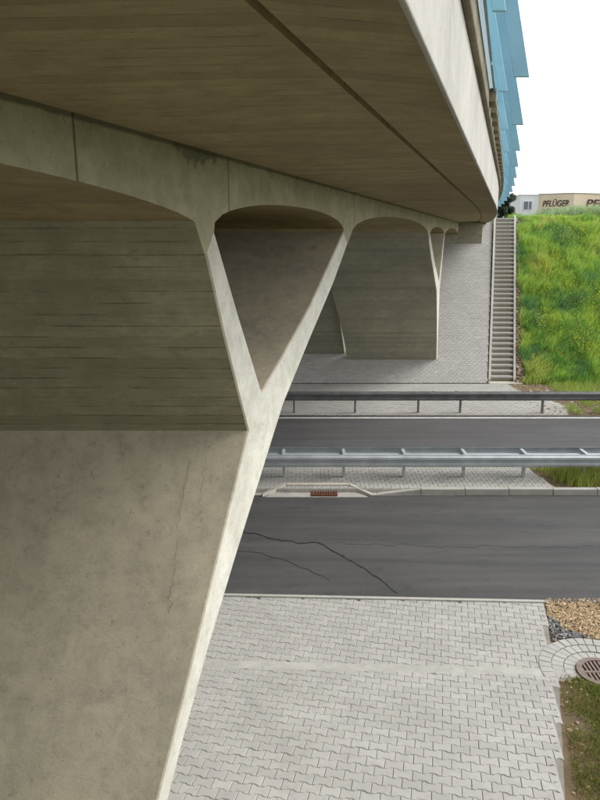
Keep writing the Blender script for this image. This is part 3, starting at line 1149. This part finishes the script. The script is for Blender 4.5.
def stones(name, n, where, size, cols, label, cat, parent=None):
    bm = bmesh.new(); bmesh.ops.create_icosphere(bm, subdivisions=1, radius=1.0)
    bv = np.array([v.co[:] for v in bm.verts]); bf = [tuple(v.index for v in f.verts) for f in bm.faces]; bm.free()
    V, F, C = [], [], []
    for _ in range(n):
        x, y, z, ci = where()
        s = size * math.exp(random.gauss(0, 0.35))
        w = bv * (1 + rng.normal(0, 0.16, bv.shape)) * s * np.array([1, random.uniform(0.7, 1), random.uniform(0.45, 0.75)])
        a = random.uniform(0, 6.28)
        ca, sa = math.cos(a), math.sin(a)
        w = np.stack([w[:, 0] * ca - w[:, 1] * sa, w[:, 0] * sa + w[:, 1] * ca, w[:, 2]], 1) + np.array([x, y, z + s * 0.2])
        b0 = len(V)
        V += w.tolist(); F += [tuple(i + b0 for i in f) for f in bf]
        base = np.array(random.choice(cols[ci])) * random.uniform(0.7, 1.2)
        C += [list(base) + [1]] * len(bv)
    o = mesh_obj(name, V, F, M['stone'])
    at = o.data.color_attributes.new('tint', 'FLOAT_COLOR', 'POINT')
    at.data.foreach_set('color', np.array(C, dtype=np.float32).ravel())
    return stuff(o, label, cat)


TAN = [(0.46, 0.34, 0.20), (0.40, 0.29, 0.17), (0.52, 0.41, 0.27), (0.33, 0.24, 0.14)]
GREY = [(0.16, 0.16, 0.17), (0.26, 0.26, 0.26), (0.09, 0.09, 0.10), (0.36, 0.35, 0.33)]
BROWN = [(0.34, 0.24, 0.16), (0.40, 0.30, 0.21), (0.25, 0.17, 0.11), (0.50, 0.45, 0.38)]


def gravel_where():
    while True:
        x = random.uniform(3.55, 6.5); y = random.uniform(8.35, 9.98)
        if x < 3.97 + (y - 10) * 0.24:
            continue
        if math.hypot(x - GX, y - GY) < 0.83:
            continue
        grey = (y - 8.3) + (x - 3.6) * 1.25 < 1.40 + 0.25 * mnoise.noise(Vector((x * 3, y * 3, 0)))
        return x, y, -0.045 + (y - NEAR_G) * 0.02, 1 if grey else 0


stones('gravel', 13000, gravel_where, 0.0125, [TAN, GREY], 'tan and dark grey gravel between pavement and round gully', 'gravel')


def strip_where():
    y = random.uniform(26.5, 35.2)
    x = stair_left(y) + 1.06 + abs(random.gauss(0, 0.26))
    return x, y, bank(y) - 0.03, 0


stones('rubble', 1700, strip_where, 0.036, [BROWN], 'brown rubble strip between stairs and grass bank', 'rubble')


def verge_where():
    x = random.uniform(8.0, 20); y = random.uniform(21.7, 26.3)
    return x, y, 0.01, random.choice([0, 0, 1])


stones('verge_stones', 1500, verge_where, 0.035, [BROWN, TAN], 'loose brown stones on the verge behind the far guard rail', 'stones')


def patch_where():
    while True:
        y = random.uniform(5.0, 7.95); x = random.uniform(2.4, 5.0)
        if x > slope_right(y) + 0.0:
            return x, y, near_slope(y) - 0.03, random.choice([0, 0, 1])


stones('soil_stones', 350, patch_where, 0.02, [BROWN, TAN], 'small stones in the bare patch of the near verge', 'stones')


def nz(x, y, s, k=0.0):
    return mnoise.noise(Vector((x * s, y * s, k)))


def blades(name, pts, hmin, hmax, width, cols, label, cat, lean=0.35, mound=False, mat='grass'):
    """pts: n x 3 roots; cols: n x 3"""
    n = len(pts)
    pts = np.asarray(pts)
    cols = np.asarray(cols)
    h = rng.uniform(hmin, hmax, n)
    if mound:
        h = h * np.array([0.95 + 0.75 * nz(p[0], p[1], 1.3, 41) + 0.5 * nz(p[0], p[1], 3.1, 43) for p in pts]).clip(0.25, 1.8)
        h = h * np.where(pts[:, 1] > 34.6, 0.55, 1.0)
    a = rng.uniform(0, 2 * np.pi, n)
    la = rng.uniform(0, 2 * np.pi, n)
    ll = np.abs(rng.normal(0, lean, n)) * h
    dx, dy_ = np.cos(a) * width / 2, np.sin(a) * width / 2
    lx, ly = np.cos(la) * ll + 0.18 * h, np.sin(la) * ll - 0.12 * h
    z0 = np.zeros(n)
    side = np.stack([dx, dy_, z0], 1)
    mid = pts + np.stack([lx * 0.35, ly * 0.35, h * 0.6], 1)
    tip = pts + np.stack([lx, ly, h * 0.95], 1)
    V = np.stack([pts - side, pts + side, mid + side * 0.8, mid - side * 0.8, tip], 1).reshape(-1, 3)
    b = np.arange(n) * 5
    F4 = np.stack([b, b + 1, b + 2, b + 3], 1)
    F3 = np.stack([b + 3, b + 2, b + 4], 1)
    me = bpy.data.meshes.new(name)
    me.vertices.add(len(V)); me.vertices.foreach_set('co', V.ravel())
    loops = np.concatenate([F4, F3], 1).ravel()
    me.loops.add(len(loops)); me.loops.foreach_set('vertex_index', loops)
    me.polygons.add(2 * n)
    st = np.stack([np.arange(n) * 7, np.arange(n) * 7 + 4], 1).ravel()
    tot = np.tile([4, 3], n)
    me.polygons.foreach_set('loop_start', st); me.polygons.foreach_set('loop_total', tot)
    me.update(calc_edges=True); me.validate()
    at = me.color_attributes.new('tint', 'FLOAT_COLOR', 'POINT')
    C = np.ones((n, 5, 4), dtype=np.float32)
    C[:, :, :3] = cols[:, None, :]
    at.data.foreach_set('color', C.ravel())
    me.materials.append(M[mat])
    o = bpy.data.objects.new(name, me)
    COL.objects.link(o)
    return stuff(o, label, cat)


# far bank: tall meadow
pts, cols = [], []
while len(pts) < 125000:
    y = random.uniform(26.35, 37.5)
    x = random.uniform(8.8, 18.5)
    ye = min(y, SLOPE1)
    edge = stair_left(ye) + 1.15 + 0.22 * max(0, (30 - y) / 4) + 0.25 * nz(x, y, 1.5, 3)
    if x < edge:
        continue
    z = bank(y) - 0.03 if y < SLOPE1 else ZTOP - 0.06
    n1 = nz(x, y, 0.75, 1) + 0.6 * nz(x, y, 1.9, 5)
    n2 = nz(x, y, 0.5, 9) + 0.5 * nz(x, y, 2.5, 11)
    base = np.array([0.235, 0.42, 0.09])
    if n1 > 0.05:
        base = np.array([0.38, 0.54, 0.11])
    if n1 < -0.36:
        base = np.array([0.17, 0.33, 0.12])
    if n2 > 0.38:
        base = np.array([0.47, 0.56, 0.15])
    base = base * random.uniform(0.7, 1.5)
    if random.random() < 0.04:
        base = np.array([0.42, 0.40, 0.20])
    pts.append((x, y, z)); cols.append(base)
blades('meadow_grass', pts, 0.18, 0.52, 0.018, cols, 'tall uneven green grass covering the bank right of the stairs', 'grass', lean=0.5, mound=True)
# crest: reed-like tall grass
pts, cols = [], []
while len(pts) < 16000:
    y = random.uniform(36.2, 40.5); x = random.uniform(11.2, 22)
    if nz(x, y, 0.7, 21) + 0.5 * nz(x, y, 2, 4) < -0.28 + 0.6 * max(0, (14.6 - x)):
        continue
    pts.append((x, y, 6.55)); cols.append(np.array([0.34, 0.44, 0.24]) * random.uniform(0.7, 1.5))
blades('crest_reeds', pts, 0.4, 0.95, 0.022, cols, 'feathery grey-green tall grass along the crest of the bank', 'grass', lean=0.45)


def flower_heads(name, centres, per, spread, size, col, label, cat, hz):
    V, F, C = [], [], []
    for (cx, cy, r) in centres:
        for _ in range(per):
            x = random.gauss(cx, r); y = random.gauss(cy, r)
            z = (bank(y) if y < SLOPE1 else ZTOP) + random.uniform(*hz)
            s = size * random.uniform(0.6, 1.3)
            b0 = len(V)
            u = Vector((random.gauss(0, 1), random.gauss(0, 1), random.gauss(0, 1))).normalized()
            w = u.orthogonal().normalized(); q = u.cross(w)
            c = Vector((x, y, z))
            V += [tuple(c + w * s), tuple(c + q * s), tuple(c - w * s), tuple(c - q * s), tuple(c + u * s * 0.6)]
            F += [(b0, b0 + 1, b0 + 4), (b0 + 1, b0 + 2, b0 + 4), (b0 + 2, b0 + 3, b0 + 4), (b0 + 3, b0, b0 + 4)]
            k = random.uniform(0.75, 1.2)
            C += [[col[0] * k, col[1] * k, col[2] * k, 1]] * 5
    o = mesh_obj(name, V, F, M['leaf'])
    at = o.data.color_attributes.new('tint', 'FLOAT_COLOR', 'POINT')
    at.data.foreach_set('color', np.array(C, dtype=np.float32).ravel())
    return stuff(o, label, cat)


ctr = []
for _ in range(26):
    y = random.uniform(26.9, 34.5); x = stair_left(y) + random.uniform(2.0, 6.5)
    ctr.append((x, y, random.uniform(0.25, 0.55)))
ctr += [(10.6, 28.6, 0.35), (11.6, 28.0, 0.3), (12.8, 29.5, 0.5), (12.2, 30.5, 0.4)]
flower_heads('yellow_flowers', ctr, 190, 0.4, 0.019, (0.66, 0.68, 0.07), 'tiny yellow flowers scattered over the grass bank', 'flowers', (0.35, 0.7))
flower_heads('red_poppies', [(10.35, 27.25, 0.16), (10.7, 27.1, 0.1)], 7, 0.2, 0.035, (0.60, 0.06, 0.03), 'few red poppies low on the grass bank', 'flowers', (0.45, 0.6))

# verge strip by the far rail, median tuft, near verge
pts, cols = [], []
while len(pts) < 15000:
    y = random.uniform(21.7, 26.5); x = random.uniform(9.0, 20)
    if y > 22.9 and x < 9.6 + (26.5 - y) * 0.05:
        continue
    if nz(x, y, 1.1, 31) + 0.5 * nz(x, y, 3, 2) < (-0.05 if y < 23.5 else -0.45):
        continue
    pts.append((x, y, 0.01)); cols.append(np.array([0.34, 0.46, 0.10]) * random.uniform(0.7, 1.3))
blades('verge_grass', pts, 0.10, 0.35, 0.014, cols, 'patchy grass behind the far guard rail', 'grass')
pts, cols = [], []
while len(pts) < 9000:
    y = random.uniform(14.75, 16.25); x = random.uniform(5.5, 12)
    if x < 6.0 - (y - 15.5) * 0.2 + 0.2 * nz(x, y, 3, 8) + random.random() ** 2 * 0.4:
        continue
    if y < 15.0 and random.random() < 0.6:
        continue
    c = np.array([0.36, 0.47, 0.09]) if random.random() < 0.75 else np.array([0.28, 0.22, 0.10])
    pts.append((x, y, 0.02)); cols.append(c * random.uniform(0.7, 1.3))
blades('median_grass', pts, 0.12, 0.42, 0.011, cols, 'green grass tuft on the median at the end of its paving', 'grass')
pts, cols = [], []
while len(pts) < 62000:
    y = random.uniform(4.9, 7.98); x = random.uniform(2.3, 5.5)
    e_ = x - slope_right(y)
    if e_ < 0.03:
        continue
    if y > 7.3 and math.hypot(x - GX, y - GY) < 0.37:
        continue
    dens = 0.28 + 0.75 * min(1, max(0, e_ - 0.22) / 0.35) + 0.5 * nz(x, y, 2.2, 13)
    if random.random() > dens:
        continue
    dry = 0.50 - 0.75 * e_ + 0.5 * nz(x, y, 1.6, 17)
    c = np.array([0.30, 0.22, 0.10]) if random.random() < dry else np.array([0.20, 0.24, 0.05])
    pts.append((x, y, near_slope(y) - 0.035)); cols.append(c * random.uniform(0.65, 1.3))
blades('near_verge_grass', pts, 0.025, 0.10, 0.007, cols, 'short thin grass on brown soil right of the near paving', 'grass', lean=0.8)

# ------------------------------------------------------------------ bush at the head of the stairs and tree by the building
def leafy(name, loc, height, rx, n, leaf, cols, label, cat, trunk_r=0.06, crown_from=0.2, seed=1):
    rr = random.Random(seed)
    rt = root(name, loc, label, cat)
    V, F = [], []
    limbs = [((0, 0, 0), (0, 0, height * 0.75), trunk_r)]
    for i in range(7):
        a = i * 2.4
        z0 = height * rr.uniform(0.15, 0.5)
        limbs.append(((0, 0, z0), (math.cos(a) * rx * 0.7, math.sin(a) * rx * 0.7, z0 + height * rr.uniform(0.2, 0.4)), trunk_r * 0.5))
    for p0, p1, r in limbs:
        p0, p1 = Vector(p0), Vector(p1)
        d = (p1 - p0).normalized(); u = d.orthogonal().normalized(); w = d.cross(u)
        b0 = len(V)
        for k, (p, q) in enumerate(((p0, r), (p0.lerp(p1, 0.5), r * 0.65), (p1, r * 0.25))):
            for j in range(7):
                a = 2 * math.pi * j / 7
                V.append(tuple(Vector(loc) + p + (u * math.cos(a) + w * math.sin(a)) * q))
        for k in range(2):
            for j in range(7):
                j2 = (j + 1) % 7
                F.append((b0 + k * 7 + j, b0 + k * 7 + j2, b0 + k * 7 + 7 + j2, b0 + k * 7 + 7 + j))
    mesh_obj('trunk', V, F, M['bark'], rt)
    clumps = []
    for i in range(44):
        a = rr.uniform(0, 6.28); r = rx * math.sqrt(rr.random()) * 0.85; z = height * rr.uniform(crown_from, 0.95)
        env = 1 - abs((z / height - 0.5)) ** 2 * 1.6
        clumps.append((math.cos(a) * r * env, math.sin(a) * r * env, z, rx * rr.uniform(0.2, 0.38), rr.uniform(0.7, 1.3)))
    V, F, C = [], [], []
    for _ in range(n):
        cx, cy, cz, cr, tone = rr.choice(clumps)
        d = Vector((rr.gauss(0, 1), rr.gauss(0, 1), rr.gauss(0, 1))).normalized() * cr * rr.random() ** 0.4
        c = Vector(loc) + Vector((cx, cy, cz)) + d
        u = Vector((rr.gauss(0, 1), rr.gauss(0, 1), rr.gauss(0, 1))).normalized(); w = u.orthogonal().normalized()
        s = leaf * rr.uniform(0.6, 1.3)
        b0 = len(V)
        V += [tuple(c - u * s), tuple(c + w * s * 0.45), tuple(c + u * s), tuple(c - w * s * 0.45)]
        F.append((b0, b0 + 1, b0 + 2, b0 + 3))
        k = tone * rr.uniform(0.75, 1.25)
        cc = rr.choice(cols)
        C += [[cc[0] * k, cc[1] * k, cc[2] * k, 1]] * 4
    o = mesh_obj('crown', V, F, M['leaf'], rt)
    at = o.data.color_attributes.new('tint', 'FLOAT_COLOR', 'POINT')
    at.data.foreach_set('color', np.array(C, dtype=np.float32).ravel())
    return rt


leafy('bush', (11.55, 39.6, 6.5), 1.55, 0.55, 9000, 0.06, [(0.035, 0.06, 0.03), (0.05, 0.08, 0.03), (0.03, 0.05, 0.035)],
      'dark green bush at the top of the stairs', 'bush', crown_from=0.05, seed=3)
leafy('tree', (48.6, 106.0, 6.8), 6.9, 1.4, 3500, 0.16, [(0.06, 0.09, 0.07), (0.05, 0.075, 0.06)],
      'tree standing in front of the cream wall at the right edge', 'tree', trunk_r=0.14, crown_from=0.55, seed=5)

# ------------------------------------------------------------------ commercial building beyond the crest
def wallbox(corners, z0, z1):
    mb = MB()
    mb.hexa([(x, y, z0) for x, y in corners] + [(x, y, z1) for x, y in corners])
    return mb


wb = root('white_building', (36, 112, 6.8), 'low white building annex with one window left of the cream wall', 'building')
wallbox([(34.3, 110.1), (37.3, 110.48), (37.3, 125), (34.3, 125)], 6.7, 12.0).build('wall', M['white_wall'], wb)
mb = MB(); mb.hexa([(34.2, 110.0, 12.0), (37.28, 110.38, 12.0), (37.28, 125, 12.0), (34.2, 125, 12.0), (34.2, 110.0, 12.15), (37.28, 110.38, 12.15), (37.28, 125, 12.15), (34.2, 125, 12.15)])
mb.build('roof_edge', M['frame'], wb)
mb = MB(); mb.hexa([(34.75, 110.08, 9.75), (36.25, 110.27, 9.75), (36.25, 110.42, 9.75), (34.75, 110.23, 9.75), (34.75, 110.08, 11.2), (36.25, 110.27, 11.2), (36.25, 110.42, 11.2), (34.75, 110.23, 11.2)])
wf = mb.build('window', M['frame'], wb)
for (xa, xb) in ((34.87, 35.58), (35.70, 36.14)):
    def wy(x):
        return 110.08 + (x - 34.75) * 0.1267
    mb = MB(); mb.hexa([(xa, wy(xa) - 0.02, 9.88), (xb, wy(xb) - 0.02, 9.88), (xb, wy(xb) + 0.02, 9.88), (xa, wy(xa) + 0.02, 9.88),
                        (xa, wy(xa) - 0.02, 11.08), (xb, wy(xb) - 0.02, 11.08), (xb, wy(xb) + 0.02, 11.08), (xa, wy(xa) + 0.02, 11.08)])
    o = mb.build('pane', M['glass'], None)
    o.parent = wf
    o.matrix_parent_inverse = Matrix.Identity(4)

cb = root('cream_building', (45, 112, 6.8), 'cream commercial building with dark brown company lettering on two walls', 'building')
PA, PB, PC = Vector((37.3, 110.6, 0)), Vector((41.7, 107.8, 0)), Vector((56.5, 113.5, 0))
wallbox([(PA.x, PA.y), (PB.x, PB.y), (PC.x, PC.y), (56.5, 135), (37.3, 135)], 0, 0) if False else None
mb = MB()
pc = [(PA.x, PA.y), (PB.x, PB.y), (PC.x, PC.y), (56.5, 135), (37.3, 135)]
mb.add([(x, y, 6.7) for x, y in pc] + [(x, y, 12.15) for x, y in pc],
       [(4, 3, 2, 1, 0), (5, 6, 7, 8, 9)] + [(i, (i + 1) % 5, 5 + (i + 1) % 5, 5 + i) for i in range(5)])
mb.build('wall', M['cream_wall'], cb)
mb = MB()
cen = Vector((47, 122, 0))
pr_ = [((Vector((x, y, 0)) - cen) * 1.006 + cen) for x, y in pc]
mb.add([(v.x, v.y, 12.15) for v in pr_] + [(v.x, v.y, 12.27) for v in pr_],
       [(4, 3, 2, 1, 0), (5, 6, 7, 8, 9)] + [(i, (i + 1) % 5, 5 + (i + 1) % 5, 5 + i) for i in range(5)])
mb.build('roof_edge', M['kerb'], cb)


def lettering(body, pa, pb, dist, z, size, width=None):
    cu = bpy.data.curves.new('lettering', 'FONT')
    cu.body = body
    cu.size = size
    cu.extrude = 0.03
    cu.shear = 0.2
    cu.offset = 0.02
    tmp = bpy.data.objects.new('lettering_tmp', cu)
    COL.objects.link(tmp)
    bpy.context.view_layer.update()
    me = bpy.data.meshes.new_from_object(tmp.evaluated_get(bpy.context.evaluated_depsgraph_get()))
    bpy.data.objects.remove(tmp)
    me.name = 'lettering'
    me.materials.clear(); me.materials.append(M['letter'])
    d = (pb - pa).normalized()
    nrm = d.cross(Vector((0, 0, 1)))
    w = max(v.co.x for v in me.vertices) - min(v.co.x for v in me.vertices)
    k = width / w if width else 1
    p = pa + d * dist + nrm * 0.05 + Vector((0, 0, z))
    mtx = Matrix.Translation(p) @ Matrix((d, Vector((0, 0, 1)), nrm)).transposed().to_4x4() @ Matrix.Diagonal((k, 1, 1, 1))
    me.transform(mtx)
    o = bpy.data.objects.new('lettering', me)
    COL.objects.link(o)
    put(o, cb)
    return o


lettering('PFLÜGER', PA, PB, 0.6, 10.30, 1.30, 3.9)
lettering('REISEN', PA, PB, 0.45, 9.05, 1.30, 3.5)
lettering('PFLÜGER', PB, PC, 2.2, 10.15, 1.7, 10.5)
lettering('REISEN', PB, PC, 2.0, 8.6, 1.7, 9.0)
